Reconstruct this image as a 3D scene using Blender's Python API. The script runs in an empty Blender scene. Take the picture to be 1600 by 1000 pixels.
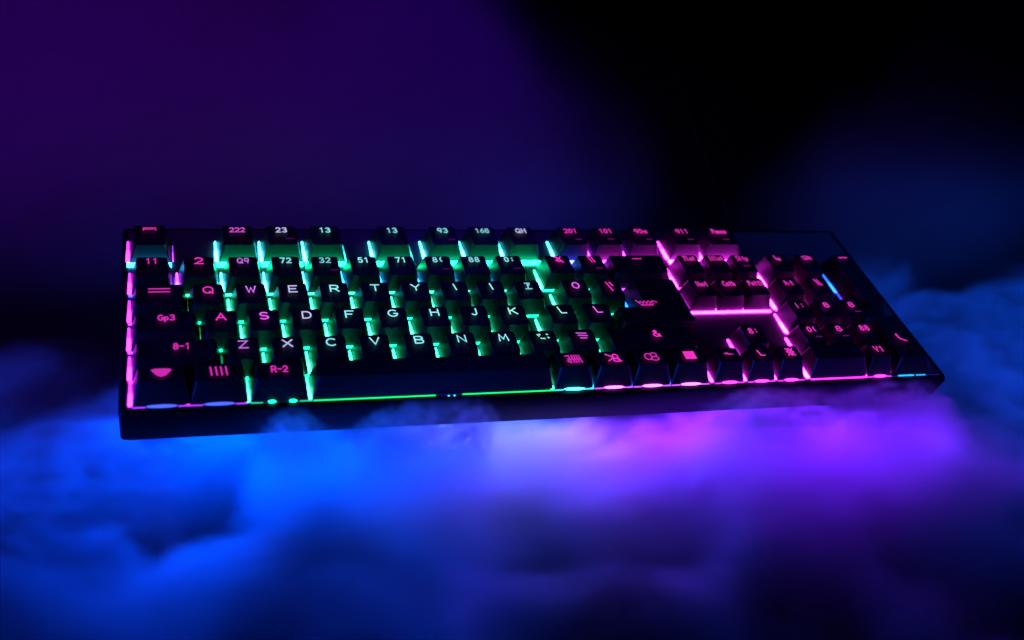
import bpy, bmesh, math, random
from mathutils import Vector, Matrix

random.seed(7)
scene = bpy.context.scene
COL = scene.collection
MM = 0.001
ZT = 0.085            # world height of the key tops (keyboard hovers in the smoke bank above the dark table)

# ------------------------------------------------------------------ camera
cam_d = bpy.data.cameras.new('camera')
cam = bpy.data.objects.new('camera', cam_d)
COL.objects.link(cam)
R = ((0.95396071, -0.243853, 0.17462728),
     (-0.02085432, -0.63474207, -0.77244262),
     (0.29920573, 0.73323817, -0.61060439))
right, up, back = Vector(R[0]), -Vector(R[1]), -Vector(R[2])
cam.matrix_world = Matrix(((right.x, up.x, back.x, -9.077 * MM),
                           (right.y, up.y, back.y, -407.386 * MM),
                           (right.z, up.z, back.z, 318.49 * MM + ZT),
                           (0, 0, 0, 1)))
cam_d.sensor_width = 36.0
cam_d.lens = 1738.0 / 1600.0 * 36.0
cam_d.clip_start = 0.01
cam_d.clip_end = 50.0
cam_d.dof.use_dof = True
cam_d.dof.focus_distance = 0.525
cam_d.dof.aperture_fstop = 7.5
scene.camera = cam

# ------------------------------------------------------------------ world, view
world = bpy.data.worlds.new('World')
scene.world = world
world.use_nodes = True
world.node_tree.nodes['Background'].inputs[0].default_value = (0.0, 0.0, 0.004, 1)
world.node_tree.nodes['Background'].inputs[1].default_value = 0.15
scene.view_settings.view_transform = 'Standard'
scene.view_settings.look = 'None'
scene.view_settings.gamma = 1.0
scene.view_settings.exposure = 0.0
scene.view_settings.use_curve_mapping = False
cy = scene.cycles
cy.use_denoising = True
try:
    cy.denoiser = 'OPENIMAGEDENOISE'
except Exception:
    pass
cy.max_bounces = 8
cy.diffuse_bounces = 3
cy.glossy_bounces = 3
cy.volume_bounces = 2
cy.volume_step_rate = 3.0
cy.volume_max_steps = 256
cy.sample_clamp_indirect = 4.0
cy.use_adaptive_sampling = True
cy.adaptive_threshold = 0.03
cy.caustics_reflective = False
cy.caustics_refractive = False

# ------------------------------------------------------------------ lamps
def area(name, loc, target, size, size_y, power, color, spread=180):
    d = bpy.data.lights.new(name, 'AREA')
    d.shape = 'RECTANGLE'; d.size = size; d.size_y = size_y
    d.energy = power; d.color = color; d.spread = math.radians(spread)
    o = bpy.data.objects.new(name, d); COL.objects.link(o)
    o.location = loc
    o.rotation_euler = (Vector(target) - Vector(loc)).to_track_quat('-Z', 'Y').to_euler()
    return o

def spot(name, loc, target, angle, blend, power, color, radius=0.03):
    d = bpy.data.lights.new(name, 'SPOT')
    d.spot_size = math.radians(angle); d.spot_blend = blend
    d.energy = power; d.color = color; d.shadow_soft_size = radius
    o = bpy.data.objects.new(name, d); COL.objects.link(o)
    o.location = loc
    o.rotation_euler = (Vector(target) - Vector(loc)).to_track_quat('-Z', 'Y').to_euler()
    return o

ZB = ZT - 0.0400      # below the keyboard's underside, set back out of sight
BLUE = (0.0, 0.055, 1.0)
area('underglow_blue', (0.080, -0.024, ZB), (0.080, -0.080, ZB - 0.006), 0.21, 0.008, 0.66, BLUE)
area('underglow_white', (0.147, -0.047, ZB + 0.005), (0.147, -0.055, ZB - 0.016), 0.100, 0.006, 0.030, (0.52, 0.36, 1.0), 125)
area('underglow_violet', (0.280, -0.036, ZB), (0.280, -0.080, ZB - 0.012), 0.19, 0.008, 0.42, (0.15, 0.012, 1.0), 150)
spot('blue_side', (-0.42, -0.10, 0.14), (-0.05, -0.068, 0.040), 34, 1.0, 14.0, BLUE)
spot('blue_front', (0.08, -0.37, 0.18), (0.118, -0.094, 0.040), 24, 1.0, 3.4, BLUE)
spot('blue_left', (-0.12, -0.36, 0.18), (-0.045, -0.078, 0.038), 26, 1.0, 2.6, BLUE)
spot('violet_front', (0.36, -0.35, 0.17), (0.290, -0.074, 0.042), 22, 1.0, 1.3, (0.12, 0.008, 1.0))
spot('blue_right', (0.80, -0.20, 0.16), (0.44, -0.06, 0.035), 30, 1.0, 5.0, (0.02, 0.05, 1.0))
spot('blue_rake', (-0.26, -0.150, 0.100), (0.090, -0.088, 0.062), 10, 1.0, 34.0, (0.0, 0.08, 1.0))
spot('violet_rake', (0.64, -0.150, 0.100), (0.295, -0.088, 0.062), 11, 1.0, 15.0, (0.16, 0.01, 1.0))
spot('blue_behind', (0.80, -0.03, 0.24), (0.46, 0.025, 0.03), 40, 1.0, 7.0, (0.0, 0.09, 1.0))
spot('purple_backdrop', (-0.38, 0.36, 0.62), (-0.01, 0.26, 0.05), 60, 1.0, 4.6, (0.21, 0.0, 1.0))
spot('blue_backdrop', (0.32, 0.78, 0.46), (0.19, 0.22, 0.05), 28, 1.0, 2.2, (0.03, 0.0, 1.0))
spot('blue_far', (0.75, 0.40, 0.55), (0.40, 0.12, 0.04), 32, 1.0, 0.32, (0.0, 0.08, 1.0))

# ------------------------------------------------------------------ materials
def principled(name, base, rough, spec=0.5, noise=None, bump=0.0):
    m = bpy.data.materials.new(name)
    m.use_nodes = True
    nt = m.node_tree
    b = nt.nodes['Principled BSDF']
    b.inputs['Base Color'].default_value = (*base, 1)
    b.inputs['Roughness'].default_value = rough
    b.inputs['Specular IOR Level'].default_value = spec
    if noise:
        tc = nt.nodes.new('ShaderNodeTexCoord')
        nz = nt.nodes.new('ShaderNodeTexNoise')
        nz.inputs['Scale'].default_value = noise
        nz.inputs['Detail'].default_value = 4
        nt.links.new(tc.outputs['Object'], nz.inputs['Vector'])
        mr = nt.nodes.new('ShaderNodeMapRange')
        mr.inputs['To Min'].default_value = rough * 0.75
        mr.inputs['To Max'].default_value = min(1.0, rough * 1.3)
        nt.links.new(nz.outputs['Fac'], mr.inputs['Value'])
        nt.links.new(mr.outputs['Result'], b.inputs['Roughness'])
        if bump:
            bp = nt.nodes.new('ShaderNodeBump')
            bp.inputs['Strength'].default_value = bump
            bp.inputs['Distance'].default_value = 0.0002
            nt.links.new(nz.outputs['Fac'], bp.inputs['Height'])
            nt.links.new(bp.outputs['Normal'], b.inputs['Normal'])
    return m

M_CASE = principled('black_case_plastic', (0.003, 0.003, 0.004), 0.40, 0.14, 900, 0.15)
M_PLATE = principled('dark_metal_plate', (0.10, 0.10, 0.105), 0.42, 0.4, 600, 0.1)
M_KEY = principled('black_keycap_plastic', (0.022, 0.022, 0.024), 0.42, 0.20, 1500, 0.12)
M_GROUND = principled('dark_table', (0.012, 0.012, 0.014), 0.6, 0.3, 60)
M_RUBBER = principled('black_rubber', (0.02, 0.02, 0.02), 0.7, 0.3, 400)
M_DARKGLASS = principled('smoked_plastic', (0.02, 0.03, 0.08), 0.15, 0.6, 300)

_em = {}
def emit(color, strength):
    k = (tuple(round(c, 3) for c in color), round(strength, 2))
    if k not in _em:
        m = bpy.data.materials.new('lit_plastic')
        m.use_nodes = True
        nt = m.node_tree
        b = nt.nodes['Principled BSDF']
        b.inputs['Base Color'].default_value = (0.3, 0.3, 0.3, 1)
        b.inputs['Roughness'].default_value = 0.4
        b.inputs['Emission Color'].default_value = (*color, 1)
        b.inputs['Emission Strength'].default_value = strength
        _em[k] = m
    return _em[k]

# colours of the LEDs
LED = {
    'G': (0.006, 1.0, 0.40), 'T': (0.03, 1.0, 0.44), 'K': (0.62, 0.02, 1.0), 'W': (0.70, 0.10, 1.0), 'U': (0.01, 0.15, 1.0), 'D': (0.07, 0.12, 1.0), 'C': (0.05, 0.80, 1.0), 'S': (0.02, 0.42, 1.0),
    'B': (0.05, 0.06, 1.0), 'V': (0.40, 0.03, 1.0), 'P': (0.95, 0.025, 1.0), 'R': (1.0, 0.02, 0.62), 'L': (0.01, 1.0, 0.12),
}
LEG = {
    'p': (1.0, 0.03, 0.55), 'v': (0.75, 0.22, 1.0), 'w': (0.62, 0.62, 1.0), 'c': (0.30, 0.95, 1.0), 'm': (0.36, 1.0, 0.80),
    'q': (0.95, 0.12, 0.95),
}

# ------------------------------------------------------------------ helpers
def link(name, mesh, mat, parent=None, loc=(0, 0, 0)):
    o = bpy.data.objects.new(name, mesh)
    COL.objects.link(o)
    if mat is not None and not mesh.materials:
        mesh.materials.append(mat)
    o.parent = parent
    o.location = loc
    return o

def bm_mesh(bm, name, smooth=None):
    me = bpy.data.meshes.new(name)
    bmesh.ops.recalc_face_normals(bm, faces=bm.faces)
    bm.to_mesh(me); bm.free()
    if smooth is not None:
        for p in me.polygons:
            p.use_smooth = True
        me.set_sharp_from_angle(angle=math.radians(smooth))
    return me

def inset_poly(pts, d):
    """mitred inset of a counter-clockwise polygon; d may be one number or (dx, dfront, dback)"""
    n = len(pts); out = []
    lines = []
    for i in range(n):
        a, b = Vector(pts[i]), Vector(pts[(i + 1) % n])
        t = (b - a).normalized(); nn = Vector((-t.y, t.x))
        if isinstance(d, tuple):
            dd = d[0] if abs(nn.x) > 0.5 else (d[1] if nn.y > 0 else d[2])
        else:
            dd = d
        lines.append((a + nn * dd, t))
    for i in range(n):
        p, t = lines[i - 1]; q, u = lines[i]
        den = t.x * u.y - t.y * u.x
        s = ((q - p).x * u.y - (q - p).y * u.x) / den
        out.append(p + t * s)
    return out

def round_poly(pts, r, seg=3):
    n = len(pts); out = []
    for i in range(n):
        p0, p, p1 = Vector(pts[i - 1]), Vector(pts[i]), Vector(pts[(i + 1) % n])
        a = (p0 - p).normalized(); b = (p1 - p).normalized()
        s = p + a * r; e = p + b * r
        for k in range(seg + 1):
            t = k / seg
            out.append((1 - t) ** 2 * s + 2 * (1 - t) * t * p + t ** 2 * e)
    return out

_keymesh = {}
def keycap_mesh(poly, h, taper, dish=0.55):
    """poly: base outline in mm about the key's own origin, ccw; taper: (side, front, back) inset of the top"""
    key = (tuple((round(p[0], 1), round(p[1], 1)) for p in poly), h, taper)
    if key in _keymesh:
        return _keymesh[key]
    bm = bmesh.new()
    levels = [(0.0, 0.0, 0.7), (0.10, h * 0.10, 0.8), (0.90, h - 1.3, 1.5), (0.975, h - 0.45, 1.5), (1.0, h - 0.12, 1.5)]
    rings = []
    for f, z, r in levels:
        pl = inset_poly(poly, tuple(t * f for t in taper))
        rings.append([bm.verts.new((p.x * MM, p.y * MM, z * MM)) for p in round_poly(pl, r)])
    top = inset_poly(poly, taper)
    for d, dz, r in ((0.45, 0.0, 1.35), (1.6, -0.16, 1.0), (3.6, -0.16 - dish * 0.4, 0.5)):
        rings.append([bm.verts.new((p.x * MM, p.y * MM, (h + dz) * MM)) for p in round_poly(inset_poly(top, d), r)])
    for a, b in zip(rings, rings[1:]):
        n = len(a)
        for i in range(n):
            bm.faces.new((a[i], a[(i + 1) % n], b[(i + 1) % n], b[i]))
    bm.faces.new(rings[-1])
    me = bm_mesh(bm, 'keycap', 50)
    me.materials.append(M_KEY)
    _keymesh[key] = me
    return me

def box_mesh(x0, x1, y0, y1, z0, z1, name='box', bevel=0.0, seg=2):
    bm = bmesh.new()
    v = [bm.verts.new((x * MM, y * MM, z * MM)) for z in (z0, z1) for y in (y0, y1) for x in (x0, x1)]
    for f in ((0, 1, 3, 2), (4, 5, 7, 6), (0, 1, 5, 4), (2, 3, 7, 6), (0, 2, 6, 4), (1, 3, 7, 5)):
        bm.faces.new([v[i] for i in f])
    if bevel:
        bmesh.ops.bevel(bm, geom=list(bm.edges), offset=bevel * MM, segments=seg, affect='EDGES', profile=0.6)
    return bm_mesh(bm, name, 40)

def wedge_mesh(w_back, w_front, y0, y1, h, side=1):
    """light bar standing on the plate: front (y0) wide and bright, narrowing to the back; its outer edge is x = 0, it grows to +x*side"""
    bm = bmesh.new()
    vs = []
    for y, w in ((y0, w_front * 0.8), (y0 + 1.2, w_front), (y0 + (y1 - y0) * 0.55, (w_front + w_back) / 2), (y1, w_back)):
        vs.append([bm.verts.new((x * MM * side, y * MM, z * MM)) for x, z in ((-w / 2, 0), (w / 2, 0), (w * 0.3, h), (-w * 0.3, h))])
    for a, b in zip(vs, vs[1:]):
        for i in range(4):
            bm.faces.new((a[i], a[(i + 1) % 4], b[(i + 1) % 4], b[i]))
    bm.faces.new(vs[0]); bm.faces.new(vs[-1])
    return bm_mesh(bm, 'light_bar', 40)

def lens_mesh(w, d, h):
    bm = bmesh.new()
    bmesh.ops.create_uvsphere(bm, u_segments=12, v_segments=6, radius=1.0)
    for v in bm.verts:
        v.co = Vector((v.co.x * w / 2 * MM, v.co.y * d / 2 * MM, (v.co.z * h / 2 + h / 2) * MM))
    return bm_mesh(bm, 'lens', 60)

# ---- stroke lettering: polylines in a 1 x 1 box, laid as thin rounded ribbons
def arc(cx, cy, rx, ry, a0, a1, n=10):
    return [(cx + rx * math.cos(math.radians(a0 + (a1 - a0) * i / n)), cy + ry * math.sin(math.radians(a0 + (a1 - a0) * i / n))) for i in range(n + 1)]
G = {
    'A': [[(0, 0), (.5, 1), (1, 0)], [(.2, .36), (.8, .36)]],
    'B': [[(.05, 0), (.05, 1), (.6, 1)] + arc(.6, .76, .32, .24, 90, -90) + [(.05, .52)], [(.6, .52)] + arc(.62, .26, .36, .26, 90, -90) + [(.05, 0)]],
    'C': [arc(.55, .5, .55, .5, 48, 312, 16)],
    'D': [[(.05, 0), (.05, 1), (.45, 1)] + arc(.45, .5, .52, .5, 90, -90, 12) + [(.05, 0)]],
    'E': [[(.95, 1), (.05, 1), (.05, 0), (.95, 0)], [(.05, .52), (.8, .52)]],
    'F': [[(.95, 1), (.05, 1), (.05, 0)], [(.05, .5), (.75, .5)]],
    'G': [arc(.52, .5, .52, .5, 48, 350, 16) + [(1.02, .46), (.6, .46)]],
    'H': [[(.05, 0), (.05, 1)], [(.95, 0), (.95, 1)], [(.05, .52), (.95, .52)]],
    'I': [[(.4, 1), (.6, 0)]],
    'J': [[(.75, 1), (.75, .28)] + arc(.45, .28, .3, .28, 0, -150, 8)],
    'K': [[(.08, 0), (.08, 1)], [(.95, 1), (.08, .42)], [(.36, .6), (1, 0)]],
    'L': [[(.1, 1), (.35, .0), (1.0, 0)]],
    'M': [[(0, 0), (.1, 1), (.5, .25), (.9, 1), (1.05, 0)]],
    'N': [[(.05, 0), (.05, 1), (.95, 0), (.95, 1)]],
    'O': [arc(.5, .5, .42, .5, 0, 360, 18)],
    'Q': [arc(.5, .5, .52, .5, 0, 360, 20), [(.6, .25), (1.05, -.06)]],
    'R': [[(.05, 0), (.05, 1), (.6, 1)] + arc(.6, .73, .34, .27, 90, -90) + [(.05, .46)], [(.5, .46), (1, 0)]],
    'S': [arc(.5, .75, .42, .25, 35, 270, 10) + arc(.5, .25, .45, .25, 90, -145, 10)],
    'T': [[(0, 1), (1, 1)], [(.5, 1), (.5, 0)]],
    'V': [[(0, 1), (.5, 0), (1, 1)]],
    'W': [[(0, 1), (.26, 0), (.5, .8), (.74, 0), (1, 1)]],
    'X': [[(0, 1), (1, 0)], [(0, 0), (1, 1)]],
    'Y': [[(0, 1), (.5, .48), (1, 1)], [(.5, .48), (.5, 0)]],
    'Z': [[(.02, 1), (.95, 1), (.05, 0), (1, 0)]],
    '0': [arc(.5, .5, .42, .5, 0, 360, 16)],
    '1': [[(.2, .8), (.55, 1), (.55, 0)]],
    '2': [arc(.48, .7, .42, .3, 160, -35, 10) + [(.05, 0), (.98, 0)]],
    '3': [arc(.45, .75, .42, .25, 150, -90, 10), arc(.45, .26, .48, .26, 90, -150, 10)],
    '5': [[(.9, 1), (.2, 1), (.12, .56)] + arc(.48, .32, .44, .32, 120, -140, 10)],
    '6': [arc(.5, .3, .42, .3, 0, 360, 14), [(.75, 1), (.3, .7), (.1, .35)]],
    '7': [[(.05, 1), (.95, 1), (.4, 0)]],
    '8': [arc(.5, .74, .36, .25, 0, 360, 12), arc(.5, .25, .44, .26, 0, 360, 12)],
    '9': [arc(.5, .68, .42, .32, 0, 360, 14), [(.92, .68), (.7, 0)]],
    ':': [[(.4, .8), (.55, .72)], [(.4, .3), (.55, .22)]],
    '(': [[(.6, 1), (.35, .75), (.35, .35), (.6, .1)]],
    '<': [[(.9, .95), (.1, .5), (.95, .2)]],
    '>': [[(.05, .95), (.9, .5), (.05, .1)]],
    '&': [[(1, .0), (.25, .8), (.45, 1), (.65, .8), (.1, .3), (.35, 0), (.7, .05), (.95, .4)]],
    '-': [[(.1, .5), (.9, .5)]],
    '/': [[(.15, 0), (.75, 1)]],
    '\\': [[(.2, 1), (.8, 0)]],
    'a': [arc(.45, .3, .38, .3, 0, 360, 12), [(.85, .62), (.85, 0)]],
    'u': [[(.08, .62), (.08, .2), (.45, 0), (.82, .2), (.82, .62)], [(.82, .2), (.86, 0)]],
    's': [[(.85, .55), (.4, .64), (.12, .46), (.85, .2), (.5, 0), (.08, .1)]],
    'e': [[(.1, .33), (.85, .33), (.75, .55), (.45, .64), (.12, .4), (.25, .05), (.55, 0), (.88, .12)]],
    'P': [[(.05, 0), (.05, 1), (.6, 1)] + arc(.6, .73, .34, .27, 90, -90) + [(.05, .46)]],
    'o': [arc(.45, .32, .4, .32, 0, 360, 12)],
    'n': [[(.1, 0), (.1, .62)], [(.1, .42), (.45, .64), (.8, .45), (.8, 0)]],
    't': [[(.4, .95), (.4, .1), (.7, 0)], [(.1, .64), (.8, .64)]],
    'l': [[(.3, 1), (.4, 0)]],
    'h': [[(.1, 1), (.1, 0)], [(.1, .42), (.45, .62), (.8, .45), (.8, 0)]],
    'p': [[(.1, .62), (.1, -.3)], arc(.48, .32, .36, .3, 0, 360, 12)],
    'r': [[(.1, .62), (.1, 0)], [(.1, .4), (.4, .62), (.7, .6)]],
    'm': [[(.05, 0), (.05, .62)], [(.05, .45), (.3, .62), (.5, .4), (.5, 0)], [(.5, .45), (.75, .62), (.95, .4), (.95, 0)]],
    'i': [[(.4, .62), (.45, 0)]],
}
SYM = {   # drawn marks that are no letters
    'esc': ([[(0, .25), (0, 1), (1, 1), (1, .25)], [(0, .62), (.8, .62)]], 5.4, 2.6),
    'tab': ([[(0, .95), (1, .95)], [(0, .1), (1, .1)]], 9.0, 2.6),
    'bowl': ('fill', [(0, .85), (.2, 1), (.8, 1), (1, .85), (.72, .18), (.5, 0), (.28, .18)], 8.4, 5.0),
    'bars': ([[(.04, 1), (.1, 0)], [(.34, 1), (.4, 0)], [(.62, 1), (.68, 0)], [(.9, 1), (.96, 0)]], 7.2, 5.0),
    'dash': ([[(0, .5), (1, .5)]], 5.0, 1.0),
    'pair': ([[(.1, 1), (.45, 0)], [(.55, 1), (.9, 0)]], 3.6, 5.2),
    'slant': ([[(.0, 1), (.55, -.5)], [(.55, 1), (.9, .35)]], 3.4, 4.6),
    'star': ([[(.0, .9), (.6, .55)], [(.1, .2), (.95, .1)], [(.35, 1), (.5, 0)], [(.9, .9), (.3, .35)], [(.7, .5), (1, -.1)]], 4.2, 4.8),
    'sign': ([[(.1, 1), (.9, 1)], [(.5, 1), (.45, 0)], [(.0, 0), (1, 0)], [(.45, .5), (.8, .75)]], 3.2, 4.4),
    'dots': ([[(.0, .9), (.12, .55)], [(.2, .2), (.35, .1)], [(.45, .15), (.6, .1)], [(.85, .9), (.98, .85)], [(.9, .35), (1, .2)], [(.2, .95), (.25, .8)]], 5.2, 3.8),
    'lines': ([[(0, 1), (.95, .9)], [(.1, .55), (1, .45)], [(.25, .05), (.85, 0)]], 5.0, 3.8),
    'print': ([[(0, 1), (.12, .55), (.2, .8), (.3, .5), (.38, .82), (.5, .5), (.58, .85), (.7, .55), (.8, .9), (1, .62)], [(.14, .35), (.22, 0), (.3, .36), (.38, 0), (.46, .36), (.54, 0), (.62, .36), (.72, .05), (.8, .5)], [(.2, .12), (.7, .12)]], 11.0, 4.2),
    'comb': ([[(0, .9), (.2, 1), (.28, .6), (.05, .2), (.25, 0), (.3, .5)], [(.42, 1), (.46, 0)], [(.58, 1), (.62, 0)], [(.74, 1), (.8, 0)], [(.9, 1), (1, 0)], [(.1, .5), (.9, .45)]], 7.2, 5.0),
    'knot': ([[(0, 1), (.55, .55), (.1, .1)], arc(.7, .65, .2, .3, 0, 360, 10), arc(.72, .2, .25, .22, 0, 360, 10), [(.85, .3), (1.05, 0)]], 6.4, 5.2),
    'coil': ([arc(.28, .5, .28, .4, 60, 330, 12), arc(.72, .72, .24, .26, 0, 360, 12), arc(.74, .24, .28, .26, 0, 360, 12), [(.4, .1), (.55, .4)]], 6.4, 5.2),
    'block': ('fill', [(0, 1), (1, 1), (1, 0), (0, 0)], 5.6, 5.4),
    'weave': ([[(0, 1), (1, 0)], [(0, .55), (.6, 0)], [(.4, 1), (1, .45)], [(0, 0), (1, 1)], [(.45, 0), (1, .5)], [(0, .5), (.5, 1)]], 3.8, 5.0),
    'blade': ('fill', [(0, .55), (.5, .95), (.42, .68), (1, .38), (.5, .3)], 5.6, 3.2),
    'tick': ([[(0, .85), (.16, 1), (.2, .35), (.9, 0)], [(.1, .85), (.2, .35)]], 4.4, 5.6),
    'ell': ([[(.05, 1), (.15, .2), (.8, 0)], [(.15, .5), (.6, .25)], [(.7, .55), (.8, 0)]], 3.6, 4.2),
    'smudge': ([[(0, .8), (.5, 1), (1, .6)], [(.05, .3), (.6, .55), (1, .1)], [(.2, 0), (.8, .3)]], 5.6, 3.4),
    'faint': ([[(0, .4), (.3, .6), (.5, .3), (.8, .6), (1, .4)]], 3.4, 1.0),
}

def ribbon(bm, pts, w, z=0.0):
    """flat ribbon with round ends along a polyline, points in mm"""
    P = [Vector(p) for p in pts]
    Q = [P[0]]
    for p in P[1:]:
        if (p - Q[-1]).length > 1e-4:
            Q.append(p)
    P = Q
    if len(P) < 2:
        return
    hw = w / 2
    closed = (P[0] - P[-1]).length < 1e-3
    L, Rr = [], []
    n = len(P)
    for i in range(n):
        if closed:
            a = P[i - 1] if i > 0 else P[-2]
            b = P[i + 1] if i < n - 1 else P[1]
        else:
            a = P[max(i - 1, 0)]; b = P[min(i + 1, n - 1)]
        t1 = (P[i] - a).normalized() if (P[i] - a).length > 1e-6 else (b - P[i]).normalized()
        t2 = (b - P[i]).normalized() if (b - P[i]).length > 1e-6 else t1
        t = (t1 + t2)
        t = t.normalized() if t.length > 0.2 else t1
        nn = Vector((-t.y, t.x))
        k = 1.0 / max(0.6, abs(nn.dot(Vector((-t1.y, t1.x)))))
        e = 0.0
        c = P[i].copy()
        if not closed and i == 0: c = c - t * hw * 0.6
        if not closed and i == n - 1: c = c + t * hw * 0.6
        L.append(c + nn * hw * k); Rr.append(c - nn * hw * k)
    zz = z
    lv = [bm.verts.new((p.x * MM, p.y * MM, zz * MM)) for p in L]
    rv = [bm.verts.new((p.x * MM, p.y * MM, zz * MM)) for p in Rr]
    for i in range(n - 1):
        bm.faces.new((lv[i], rv[i], rv[i + 1], lv[i + 1]))

def legend_mesh(spec, size=1.0, weight=0.75, tilt=0.0):
    bm = bmesh.new()
    strokes = []; fills = []
    if spec in SYM:
        s = SYM[spec]
        if s[0] == 'fill':
            _, poly, w, h = s
            fills.append([((x - .5) * w, (y - .5) * h) for x, y in poly])
        else:
            st, w, h = s
            strokes = [[((x - .5) * w * size, (y - .5) * h * size) for x, y in pl] for pl in st]
    else:
        if len(spec) == 1:
            w, h, gap = 4.0, 4.5, 1.0
        elif len(spec) == 2:
            w, h, gap = 2.1, 3.7, 0.9
        elif spec in ('8-1', 'R-2', 'Gp3'):
            w, h, gap = 1.9, 3.5, 0.5
        elif len(spec) == 3:
            w, h, gap = 2.0, 3.5, 0.55
        else:
            w, h, gap = 1.35, 3.8, 0.4
        w *= size; h *= size; gap *= size
        tot = len(spec) * w + (len(spec) - 1) * gap
        for i, ch in enumerate(spec):
            if ch not in G:
                continue
            x0 = -tot / 2 + i * (w + gap)
            for pl in G[ch]:
                strokes.append([(x0 + x * w + tilt * (y - .5) * h, (y - .5) * h) for x, y in pl])
    for i, st in enumerate(strokes):
        ribbon(bm, st, weight, z=0.004 * (i % 3))
    for fp in fills:
        bm.faces.new([bm.verts.new((x * MM, y * MM, 0)) for x, y in fp])
    # give the printed lettering a hair of thickness
    geo = bmesh.ops.extrude_face_region(bm, geom=list(bm.faces))
    for v in [g for g in geo['geom'] if isinstance(g, bmesh.types.BMVert)]:
        v.co.z += 0.00012
    return bm_mesh(bm, 'legend')

# ------------------------------------------------------------------ setting
g = box_mesh(-3000, 3000, -3000, 3000, -40, 0, 'ground')
ground = link('ground', g, M_GROUND)
ground['kind'] = 'structure'

# ------------------------------------------------------------------ smoke (volumes held in a grid)
class F:
    """field arithmetic on geometry-node sockets"""
    nt = None
    def __init__(s, sock): s.s = sock
    @staticmethod
    def op(kind, *args, clamp=False):
        n = F.nt.nodes.new('ShaderNodeMath'); n.operation = kind; n.use_clamp = clamp
        for i, a in enumerate(args):
            if isinstance(a, F): F.nt.links.new(a.s, n.inputs[i])
            else: n.inputs[i].default_value = float(a)
        return F(n.outputs[0])
    def __add__(s, o): return F.op('ADD', s, o)
    __radd__ = __add__
    def __sub__(s, o): return F.op('SUBTRACT', s, o)
    def __rsub__(s, o): return F.op('SUBTRACT', o, s)
    def __mul__(s, o): return F.op('MULTIPLY', s, o)
    __rmul__ = __mul__
    def __truediv__(s, o): return F.op('DIVIDE', s, o)

def clamp01(a): return F.op('ADD', a, 0.0, clamp=True)
def smooth(a):
    a = clamp01(a)
    return a * a * (3.0 - 2.0 * a)
def gauss(X, Y, cx, cy_, sx, sy):
    dx = (X - cx) / sx; dy = (Y - cy_) / sy
    return F.op('EXPONENT', (dx * dx + dy * dy) * -0.5)
def vec(x, y, z):
    n = F.nt.nodes.new('ShaderNodeCombineXYZ')
    for i, a in enumerate((x, y, z)):
        if isinstance(a, F): F.nt.links.new(a.s, n.inputs[i])
        else: n.inputs[i].default_value = a
    return n.outputs[0]
def noise(v, scale, detail=2.0, distortion=0.0):
    n = F.nt.nodes.new('ShaderNodeTexNoise')
    F.nt.links.new(v, n.inputs['Vector'])
    n.inputs['Scale'].default_value = scale
    n.inputs['Detail'].default_value = detail
    n.inputs['Distortion'].default_value = distortion
    return F(n.outputs[0])

def smoke_material(name, density, aniso, color=(0.92, 0.92, 0.92)):
    m = bpy.data.materials.new(name)
    m.use_nodes = True
    nt = m.node_tree
    nt.nodes.clear()
    out = nt.nodes.new('ShaderNodeOutputMaterial')
    pv = nt.nodes.new('ShaderNodeVolumePrincipled')
    pv.inputs['Color'].default_value = (*color, 1)
    pv.inputs['Density'].default_value = density
    pv.inputs['Anisotropy'].default_value = aniso
    nt.links.new(pv.outputs[0], out.inputs['Volume'])
    return m

def smoke(name, lo, hi, res, mat, build, step=None):
    """an object whose geometry nodes fill a box with a density grid"""
    me = box_mesh(lo[0] * 1e3, hi[0] * 1e3, lo[1] * 1e3, hi[1] * 1e3, lo[2] * 1e3, hi[2] * 1e3, name)
    o = link(name, me, mat)
    nt = bpy.data.node_groups.new(name, 'GeometryNodeTree')
    nt.interface.new_socket('Geometry', in_out='INPUT', socket_type='NodeSocketGeometry')
    nt.interface.new_socket('Geometry', in_out='OUTPUT', socket_type='NodeSocketGeometry')
    F.nt = nt
    out = nt.nodes.new('NodeGroupOutput')
    pos = nt.nodes.new('GeometryNodeInputPosition')
    sep = nt.nodes.new('ShaderNodeSeparateXYZ')
    nt.links.new(pos.outputs[0], sep.inputs[0])
    X, Y, Z = (F(sep.outputs[i]) for i in range(3))
    d = build(X, Y, Z, pos.outputs[0])
    vc = nt.nodes.new('GeometryNodeVolumeCube')
    nt.links.new(d.s, vc.inputs['Density'])
    vc.inputs['Min'].default_value = lo
    vc.inputs['Max'].default_value = hi
    for k, r in zip('XYZ', res):
        vc.inputs['Resolution ' + k].default_value = r
    sm = nt.nodes.new('GeometryNodeSetMaterial')
    sm.inputs['Material'].default_value = mat
    nt.links.new(vc.outputs[0], sm.inputs[0])
    nt.links.new(sm.outputs[0], out.inputs[0])
    md = o.modifiers.new('density', 'NODES')
    md.node_group = nt
    o['kind'] = 'stuff'
    return o

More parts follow.
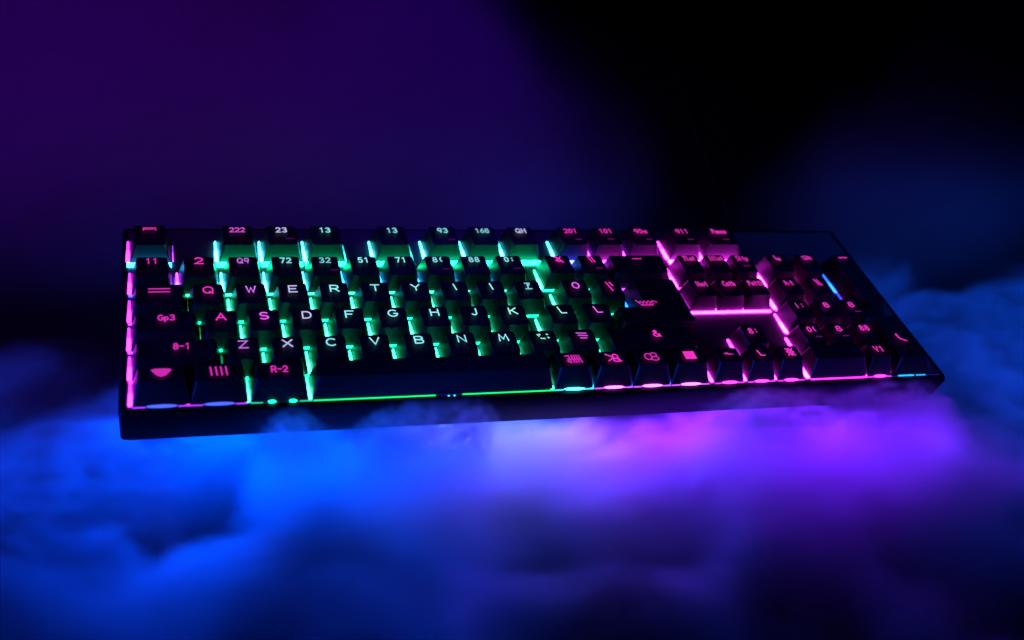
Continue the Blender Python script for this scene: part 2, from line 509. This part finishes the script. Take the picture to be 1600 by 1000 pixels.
def bank(X, Y, Z, P):
    # swirl the sampling point, then a rolling top surface with wisps
    wx = noise(vec(X, Y, Z * 1.5), 9.0, 2.0) - 0.5
    wy = noise(vec(X + 3.7, Y + 1.3, Z * 1.5), 9.0, 2.0) - 0.5
    U = X + wx * 0.10; V = Y + wy * 0.10
    n1 = noise(vec(U * 0.75, V * 1.35, Z * 0.4), 13.0, 1.0)
    n2 = noise(vec(U * 1.0, V * 1.8, Z * 2.2), 26.0, 2.0, 0.6)
    n3 = noise(vec(U * 0.8, V * 2.2, Z * 1.5), 48.0, 3.0, 1.6)
    fine = 0.25 + 0.75 * smooth((Y + 0.120) / 0.035)
    n2 = (n2 - 0.5) * fine + 0.5
    n3 = (n3 - 0.5) * fine + 0.5
    top = 0.036 + (n1 - 0.5) * 0.062 + (n2 - 0.5) * 0.012 + (n3 - 0.5) * 0.014
    # hollows in front of the keyboard, and a low shoulder where the light breaks out
    top = top - gauss(X, Y, 0.012, -0.082, 0.018, 0.012) * 0.020
    top = top + gauss(X, Y, 0.165, -0.082, 0.035, 0.020) * 0.008
    top = top - smooth((-0.105 - Y) / 0.06) * 0.014
    top = F.op('MINIMUM', top, 0.043)
    # swells that lap over the lower edge of the keyboard
    swell = gauss(X, Y, 0.086, -0.084, 0.017, 0.010) + gauss(X, Y, 0.262, -0.084, 0.022, 0.010) * 0.85
    swell = swell + gauss(X, Y, 0.335, -0.082, 0.022, 0.012) * 0.75 + gauss(X, Y, 0.038, -0.082, 0.010, 0.009) * 0.85
    swell = swell + gauss(X, Y, 0.118, -0.082, 0.007, 0.008) * 0.7
    top = top + swell * 0.042
    top = top + gauss(X, Y, 0.470, 0.010, 0.080, 0.040) * 0.010
    top = top + gauss(X, Y, -0.050, -0.060, 0.025, 0.020) * 0.010
    body = smooth((top - Z) / 0.009)
    dens = body * (0.35 + 1.3 * smooth((n2 * 0.5 + n3 * 0.5 - 0.30) / 0.40))
    # thin folded veils standing over the swells
    veil_h = top + 0.003 + (n3 - 0.5) * 0.024 + (n2 - 0.5) * 0.012
    vq = (Z - veil_h) / 0.0022
    vq2 = (Z - veil_h - 0.007 - (n1 - 0.5) * 0.03) / 0.0022
    near = clamp01(swell * 1.6 - 0.10)
    dens = dens + (F.op('EXPONENT', vq * vq * -1.0) * 2.4 + F.op('EXPONENT', vq2 * vq2 * -1.0) * 1.5) * near * smooth((0.086 - Z) / 0.010)
    # the air under the keyboard itself stays clearer
    under = smooth((Y + 0.046) / 0.014) * smooth((0.075 - Y) / 0.02) * smooth((X + 0.030) / 0.02) * smooth((0.385 - X) / 0.02)
    dens = dens * (1.0 - under * 0.93)
    # the bank ends behind: near the keyboard on the left, farther back on the right
    far = 0.00 + smooth((X - 0.20) / 0.25) * 0.070
    fade = smooth((far + (n1 - 0.5) * 0.10 - Y) / 0.05 + 0.5)
    edge = smooth((X + 0.30) / 0.08) * smooth((0.78 - X) / 0.08) * smooth((Y + 0.28) / 0.05)
    return dens * fade * edge

smoke('smoke', (-0.30, -0.28, 0.001), (0.78, 0.20, 0.090), (420, 190, 60), smoke_material('smoke_bank', 80.0, 0.25), bank)
bpy.data.objects['smoke']['label'] = 'thick rolling smoke lit blue and violet beneath the keyboard'
bpy.data.objects['smoke']['category'] = 'smoke'

def plumes(X, Y, Z, P):
    wx = noise(P, 5.0, 2.0) - 0.5
    n1 = noise(vec(X, Y, Z), 6.0, 2.0)
    xl = 0.290 - 0.06 * Y
    xr = 0.300 + (Y - 0.07) * 0.92
    xx = X + wx * 0.16
    left = smooth((xl - xx) / 0.06)
    right_ = smooth((xx - xr) / 0.05)
    body = smooth((0.12 - Z) / 0.08) * smooth((Y - 0.075) / 0.05)
    return (left + right_ * 0.45) * body * (0.30 + 1.7 * smooth((n1 - 0.28) / 0.44))

smoke('smoke', (-0.35, 0.07, 0.001), (1.10, 0.70, 0.22), (120, 54, 22), smoke_material('smoke_plume', 13.0, 0.0), plumes)
bpy.data.objects['smoke.001']['label'] = 'thin dim purple and blue smoke drifting in the dark behind the keyboard'
bpy.data.objects['smoke.001']['category'] = 'smoke'

# ------------------------------------------------------------------ keyboard
kb = bpy.data.objects.new('keyboard', None)
COL.objects.link(kb)
kb.location = (0, 0, ZT - 0.031)
kb['label'] = 'black full-size mechanical keyboard with glowing green, cyan and magenta backlit keys'
kb['category'] = 'keyboard'
kb.empty_display_size = 0.05
ZK = 31.0             # key-top height in mm above the keyboard's underside
ZP = 21.0             # plate height

def case():
    bm = bmesh.new()
    # (z, x0, x1, y0, y1) sections of the shell from the underside up
    secs = [(0.0, -26.0, 369.0, -60.5, 63.0), (1.2, -27.2, 371.5, -61.6, 64.6), (11.0, -27.2, 372.0, -63.6, 64.8),
            (18.4, -27.2, 371.0, -66.0, 64.8), (20.2, -26.4, 370.2, -65.6, 64.2), (20.6, -25.2, 369.0, -64.6, 63.2)]
    rings = []
    for z, x0, x1, y0, y1 in secs:
        pl = round_poly([(x0, y0), (x1, y0), (x1, y1), (x0, y1)], 3.0, 4)
        rings.append([bm.verts.new((p.x * MM, p.y * MM, z * MM)) for p in pl])
    for a, b in zip(rings, rings[1:]):
        n = len(a)
        for i in range(n):
            bm.faces.new((a[i], a[(i + 1) % n], b[(i + 1) % n], b[i]))
    bm.faces.new(rings[0]); bm.faces.new(rings[-1])
    return bm_mesh(bm, 'case', 35)
link('case', case(), M_CASE, kb)
link('top_plate', box_mesh(-24.2, 367.0, -63.6, 61.5, 20.605, ZP, 'top_plate', 0.15, 1), M_PLATE, kb)

H = 10.0
# rows: base outline front/back (mm), insets of the top (side, front, back), legend line
ROW = {
    'F': (34.8, 53.0, (2.2, 0.8, 1.7), 46.9),
    'N': (10.2, 27.8, (2.2, 0.7, 2.0), 21.9),
    'Q': (-9.8, 7.4, (2.2, 0.7, 2.2), 0.0),
    'A': (-28.9, -11.7, (2.2, 0.7, 2.2), -19.05),
    'Z': (-47.4, -30.8, (2.2, 0.7, 2.2), -38.1),
    'B': (-63.0, -47.6, (2.2, 3.6, 1.6), -54.4),
}
# key: row, left and right edge of the top (mm), legend, legend colour, side-bar colour, front-strip colour
def C(row, cx, w, *rest): return (row, cx - w / 2, cx + w / 2, *rest)
T = 12.9
KEYS = [
    C('F', -14.3, 13.9, 'esc', 'p', 'P', 'S'), C('F', 26.0, 13.9, '222', 'q', 'C', 'G'), C('F', 47.0, 13.9, '23', 'w', 'C', 'G'),
    C('F', 68.1, 13.9, '13', 'c', 'C', 'G'), C('F', 101.8, 13.9, '13', 'c', 'C', 'G'), C('F', 128.0, 13.4, '93', 'c', 'C', 'G'),
    C('F', 149.0, 13.4, '168', 'c', 'C', 'G'), C('F', 169.9, 13.4, 'QH', 'w', 'C', 'G'), C('F', 197.6, 13.2, '201', 'p', 'C', 'B'),
    C('F', 217.6, 13.2, '101', 'p', 'V', 'P'), C('F', 238.0, 13.4, '90a', 'p', 'V', 'P'), C('F', 262.6, 13.6, '911', 'p', 'P', 'P'),
    C('F', 285.0, 17.5, 'Pause', 'p', 'P', 'P'),
    C('N', -13.5, 13.6, '11', 'p', 'P', 'B'), C('N', 7.2, 13.2, '2', 'p', 'V', 'T'), C('N', 27.2, 13.2, 'Q9', 'v', 'C', 'T'),
    C('N', 46.7, T, '72', 'c', 'C', 'T'), C('N', 65.2, T, '32', 'c', 'C', 'T'), C('N', 83.6, T, '51', 'c', 'S', 'T'),
    C('N', 102.0, T, '71', 'c', 'S', 'T'), C('N', 120.6, T, '8(', 'c', 'S', 'T'), C('N', 139.0, T, '88', 'c', 'S', 'T'),
    C('N', 157.3, T, '0:', 'c', 'S', 'T'), C('N', 183.4, T, 'star', 'p', 'T', 'G'), C('N', 201.4, T, 'pair', 'p', 'S', 'G'),
    ('N', 212.6, 241.5, 'dash', 'p', 'B', 'V'),
    ('Q', -20.3, -0.5, 'tab', 'p', 'P', 'V'), C('Q', 10.4, T, 'Q', 'p', 'T', 'G'), C('Q', 29.2, T, 'W', 'v', 'T', 'G'),
    C('Q', 48.0, T, 'E', 'w', 'T', 'G'), C('Q', 66.9, T, 'R', 'c', 'T', 'G'), C('Q', 86.0, T, 'T', 'c', 'T', 'G'),
    C('Q', 105.3, T, 'Y', 'c', 'T', 'G'), C('Q', 124.5, T, 'I', 'c', 'T', 'G'), C('Q', 142.6, T, 'I', 'c', 'T', 'G'),
    C('Q', 161.4, T, 'sign', 'c', 'T', 'G'), C('Q', 186.3, T, 'O', 'q', 'T', 'G'), C('Q', 204.6, 11.6, 'slant', 'p', 'T', 'G'),
    ('A', -20.3, 4.0, 'Gp3', 'p', 'P', 'V'), C('A', 15.0, T, 'A', 'p', 'T', 'G'), C('A', 33.5, T, 'S', 'q', 'T', 'G'),
    C('A', 52.2, T, 'D', 'w', 'T', 'G'), C('A', 71.4, T, 'F', 'c', 'T', 'G'), C('A', 91.2, T, 'G', 'c', 'T', 'G'),
    C('A', 110.7, T, 'H', 'c', 'T', 'G'), C('A', 129.8, T, 'J', 'c', 'T', 'G'), C('A', 148.6, T, 'K', 'm', 'T', 'G'),
    C('A', 173.3, T, 'L', 'm', 'T', 'G'), C('A', 191.8, T, 'L', 'q', 'T', 'G'),
    ('Z', -19.9, 12.2, '8-1', 'p', 'P', 'P'), C('Z', 23.3, T, 'Z', 'v', 'T', 'G'), C('Z', 42.0, T, 'X', 'w', 'T', 'G'),
    C('Z', 60.7, T, 'C', 'c', 'T', 'G'), C('Z', 80.0, T, 'V', 'c', 'T', 'G'), C('Z', 99.8, T, 'B', 'c', 'T', 'G'),
    C('Z', 119.6, T, 'N', 'c', 'T', 'G'), C('Z', 139.2, T, 'M', 'c', 'T', 'G'), C('Z', 158.6, T, 'dots', 'm', 'T', 'G'),
    C('Z', 178.0, T, 'lines', 'q', 'T', 'G'), ('Z', 192.0, 234.5, '&', 'p', 'T', 'V'),
    ('B', -19.5, -1.0, 'bowl', 'p', 'P', 'V'), ('B', 3.0, 21.9, 'bars', 'p', 'P', 'V'), ('B', 27.2, 46.9, 'R-2', 'p', 'T', 'G'),
    ('B', 52.6, 156.4, None, 'p', 'T', 'L'), ('B', 161.5, 175.9, 'comb', 'p', 'T', 'C'), ('B', 180.8, 195.2, 'knot', 'p', 'S', 'W'),
    ('B', 200.0, 214.6, 'coil', 'p', 'B', 'W'), ('B', 219.5, 234.6, 'block', 'p', 'B', 'W'),
    # navigation block and arrows
    C('N', 257.0, 11.2, 'Tlot', 'p', 'P', 'R'), C('N', 272.8, 11.2, 'Itlot', 'p', 'P', 'R'), C('N', 288.2, 11.2, 'Sltp', 'p', 'P', 'R'),
    C('Q', 255.2, 11.2, 'Ihot', 'p', 'P', 'P'), C('Q', 271.0, 11.2, 'Coth', 'p', 'P', 'P'), C('Q', 286.6, 11.2, 'Petth', 'p', 'P', 'P'),
    C('Z', 268.0, 10.6, '8:', 'p', 'P', 'R'),
    ('B', 241.6, 253.4, 'blade', 'p', 'P', 'P'), ('B', 259.2, 270.2, 'L', 'p', 'P', 'P'), ('B', 275.4, 286.2, 'weave', 'p', 'P', 'P'),
    # number pad
    C('N', 310.0, 12.4, 'ell', 'p', 'P', 'R'), C('N', 328.0, 11.6, 'smudge', 'p', 'R', 'R'),
    C('Q', 306.6, 11.8, 'ht', 'p', 'P', 'R'), C('Q', 324.0, 11.4, 'pair', 'p', 'R', 'R'),
    C('A', 303.6, 10.8, 'l:', 'p', 'P', 'R'), C('A', 319.0, 10.4, '8', 'p', 'R', 'R'), C('A', 334.0, 10.2, '8', 'p', 'V', 'R'),
    C('Z', 301.0, 11.0, '0(', 'p', 'P', 'R'), C('Z', 316.6, 10.4, '8', 'p', 'R', 'R'), C('Z', 331.6, 10.0, '88', 'p', 'R', 'R'),
    ('B', 294.0, 321.4, None, 'p', 'P', 'P'), ('B', 326.0, 336.0, 'V1', 'p', 'R', 'P'),
]
SMALL = {'Tlot', 'Itlot', 'Sltp', 'Ihot', 'Coth', 'Petth', 'Pause', '90a', '911', '201', '101', '168'}
FAINT = {'201', '101', '90a', '911', 'Pause', '93', '8(', '23', '0:', 'Sltp', '0('}
legmesh = {}
def add_legend(cap, spec, col, w, dx, dy):
    size = 1.0; weight = 0.66
    if spec in G: weight = 0.64
    if spec in SMALL: weight = 0.58
    if w < 11.5 and len(spec) == 1 and spec not in SYM: size = 0.8
    k = (spec, size, weight)
    me = legend_mesh(spec, size, weight, 0.0)
    strength = random.uniform(0.8, 1.05) if spec in G else random.uniform(0.6, 0.9)
    link('legend', me, emit(LEG[col], round(strength, 1)), cap, (dx * MM, dy * MM, (H + 0.04) * MM))

def bar_piece(x, y0, y1, col, strength, wf=1.7, wb=0.9):
    """light pipe: hot near its LED at the front, dimmer towards the back"""
    me = wedge_mesh(wb, wf, y0, y1, 0.7)
    me.materials.append(emit(LED[col], round(strength * 1.25, 1)))
    me.materials.append(emit(LED[col], round(strength * 0.55, 1)))
    ymid = (y0 + (y1 - y0) * 0.55) * MM
    for p in me.polygons:
        p.material_index = 0 if p.center.y < ymid else 1
    link('light_bar', me, None, kb, (x * MM, 0, (ZP + 0.01) * MM))

def strip_piece(x0, x1, y, col, strength, d=0.9, h=0.6):
    link('light_strip', box_mesh(x0, x1, y - d / 2, y + d / 2, ZP + 0.01, ZP + h, 'light_strip', 0.12, 1), emit(LED[col], strength), kb)

BAR = 13.0
def build_key(row, x0, x1, leg, lc, bc, fc):
    y0, y1, tp, ly = ROW[row]
    narrow = (x1 - x0) < 12.5
    side = 1.9 if narrow else tp[0]
    bx0, bx1 = x0 - side, x1 + side
    cx = (bx0 + bx1) / 2; cyy = (y0 + y1) / 2
    poly = [(bx0 - cx, y0 - cyy), (bx1 - cx, y0 - cyy), (bx1 - cx, y1 - cyy), (bx0 - cx, y1 - cyy)]
    cap = link('keycap', keycap_mesh(poly, H - 0.6, (side, tp[1], tp[2])), None, kb, (cx * MM, cyy * MM, (ZP + 0.6) * MM))
    cap.rotation_euler = (random.uniform(-.006, .006), random.uniform(-.006, .006), random.uniform(-.004, .004))
    if leg:
        dx = {'8-1': 2.0, 'tab': 0.0, '&': 2.5, 'dash': 0.0, 'Gp3': 0.5}.get(leg, 0.0)
        m = add_legend(cap, leg, lc, x1 - x0, dx, ly - cyy)
    s = random.uniform(0.85, 1.15)
    if bx0 < -20 and bc == 'P':
        bc = 'K'; s *= 0.6
    if bx0 > 245:
        s *= 1.5 if bx0 < 290 else 2.0
    bar_piece(bx0 - 0.9, y0 + 0.6, y1 - 1.6, bc, round(BAR * s, 1), 2.4 if bx0 > 245 else 1.9, 1.3 if bx0 > 245 else 1.0)
    if row == 'B':
        # front edge: thin lit seam with a bright lens under each switch
        if leg is None and fc == 'L':
            strip_piece(bx0 + 0.5, 104.0, y0 - 0.55, 'L', 1.1, 0.7, 0.5)
            strip_piece(116.0, bx1 + 1.0, y0 - 0.55, 'L', 1.1, 0.7, 0.5)
            link('clip', box_mesh(105.0, 115.0, y0 - 1.3, y0 - 0.1, ZP + 0.01, ZP + 1.6, 'clip', 0.2, 1), M_DARKGLASS, kb)
            for xx in (109.6, 112.2):
                link('indicator', lens_mesh(1.1, 0.6, 0.7), emit(LED['C'], 1.6), kb, (xx * MM, (y0 - 1.45) * MM, (ZP + 0.2) * MM))
        elif fc == 'G':
            for t in (0.36, 0.72):
                link('led_lens', lens_mesh(3.4, 1.5, 1.3), emit(LED['G'], 4.5), kb, ((bx0 + (bx1 - bx0) * t) * MM, (y0 - 0.7) * MM, (ZP + 0.1) * MM))
            strip_piece(bx0, bx0 + 5.0, y0 - 0.5, 'T', 0.7, 0.6, 0.4)
            strip_piece(bx1 - 4.0, bx1 + 1.5, y0 - 0.5, 'T', 0.7, 0.6, 0.4)
        else:
            wid = bx1 - bx0
            if leg is None:
                strip_piece(bx0, bx1, y0 - 0.5, fc, 2.4, 0.8, 0.6)
            else:
                bri = 'D' if fc == 'V' and x0 < 100 else fc
                strip_piece(bx0, bx0 + wid * 0.22, y0 - 0.5, fc, 1.3, 0.6, 0.45)
                strip_piece(bx1 - wid * 0.22, bx1, y0 - 0.5, fc, 1.3, 0.6, 0.45)
                link('led_lens', lens_mesh(wid * 0.56, 1.6, 1.2), emit(LED[bri], 1.4 if bri == 'D' else 5.5), kb, (cx * MM, (y0 - 0.6) * MM, (ZP + 0.1) * MM))
    else:
        st = {'F': 26.0, 'N': 7.0, 'Q': 7.0, 'A': 7.0, 'Z': 7.0}[row]
        if row == 'Q' and 245 < x0 < 300:
            st = 13.0
        strip_piece(bx0 - 1.2, bx1 + 0.4, y0 - (2.0 if row == 'F' else 0.8), fc, round(st * s, 1), 3.2 if row == 'F' else (1.7 if st == 13.0 else 1.1), 0.6)
    return cap

for k in KEYS:
    build_key(*k)

# right-hand thin bars beside the gaps where no key stands
for x, row, col in ((-4.0, 'F', 'V'), (36.0, 'F', 'C'), (78.0, 'F', 'C'), (111.8, 'F', 'C'), (-3.8, 'N', 'B'), (17.2, 'N', 'S'),
                    (5.6, 'B', 'P'), (167.2, 'A', 'T'), (157.6, 'A', 'T')):
    y0, y1 = ROW[row][:2]
    if row == 'B':
        x = 1.75
        continue
    bar_piece(x, y0 + 0.6, y1 - 5.0, col, 2.4, 0.7, 0.4)

# enter keys and the tall key of the number pad
def special(poly, leg, lc, lx, ly, taper=(2.2, 0.7, 2.2)):
    cx = sum(p[0] for p in poly) / len(poly); cyy = sum(p[1] for p in poly) / len(poly)
    cap = link('keycap', keycap_mesh([(x - cx, y - cyy) for x, y in poly], H - 0.6, taper), None, kb, (cx * MM, cyy * MM, (ZP + 0.6) * MM))
    if leg:
        add_legend(cap, leg, lc, 20, lx - cx, ly - cyy)
    return cap
special([(201.0, -28.9), (243.2, -28.9), (243.2, 7.4), (216.2, 7.4), (216.2, -14.6), (201.0, -14.6)], 'print', 'p', 219.5, -14.8)
bar_piece(214.9, -11.0, 5.2, 'U', 4.5, 1.9, 0.8)
bar_piece(200.2, -27.6, -15.0, 'T', 4.8, 1.6, 0.9)
special([(342.4, -17.4), (360.6, -17.4), (360.6, 27.8), (342.4, 27.8)], 'dash', 'p', 351.0, 22.0, (4.0, 1.2, 2.0))
bar_piece(341.6, 4.0, 20.0, 'U', 4.0, 1.7, 0.7)
bar_piece(341.8, -15.0, 3.0, 'B', 3.0, 0.9, 0.7)
special([(339.4, -63.0), (360.8, -63.0), (360.8, -26.5), (339.4, -26.5)], 'tick', 'p', 349.0, -46.2, (3.4, 2.6, 2.0))
bar_piece(338.6, -46.0, -40.0, 'U', 3.4, 1.6, 0.8)
bar_piece(338.6, -61.0, -50.0, 'P', 3.0, 1.0, 0.5)
strip_piece(342.0, 351.0, -63.5, 'S', 1.4, 0.8, 0.6)
strip_piece(352.4, 358.0, -63.5, 'S', 1.1, 0.7, 0.5)
# fainter second legends
for x, y in ((200.5, 40.3), (219.0, 40.5), (241.0, 40.3), (265.5, 40.2), (287.0, 40.2), (50.5, 40.5), (131.5, 40.0), (123.5, 15.2), (160.0, 15.2),
             (204.0, 14.8), (289.0, 16.0), (336.0, -24.0), (303.0, -43.0), (318.5, -43.0), (69.0, 15.0)):
    link('small_legend', legend_mesh('faint', 1.0, 0.6), emit(LEG['p'], 0.12 if x > 190 else 0.06), kb, (x * MM, y * MM, (ZK + 0.06) * MM))

# cable leaving the back of the case
def tube(name, pts, r, mat, parent):
    cu = bpy.data.curves.new(name, 'CURVE'); cu.dimensions = '3D'
    sp = cu.splines.new('NURBS'); sp.points.add(len(pts) - 1)
    for p, q in zip(sp.points, pts):
        p.co = (q[0] * MM, q[1] * MM, q[2] * MM, 1)
    sp.use_endpoint_u = True; sp.order_u = 4
    cu.bevel_depth = r * MM; cu.bevel_resolution = 3; cu.resolution_u = 10
    tmp = bpy.data.objects.new(name, cu); COL.objects.link(tmp)
    me = bpy.data.meshes.new_from_object(tmp.evaluated_get(bpy.context.evaluated_depsgraph_get()))
    bpy.data.objects.remove(tmp)
    me.materials.clear()
    for p in me.polygons: p.use_smooth = True
    return link(name, me, mat, parent)
tube('cable', [(352, 63, 10), (354, 80, 8), (358, 110, -30), (372, 170, -50), (392, 260, -51), (412, 380, -51), (470, 560, -51)], 1.9, M_RUBBER, kb)
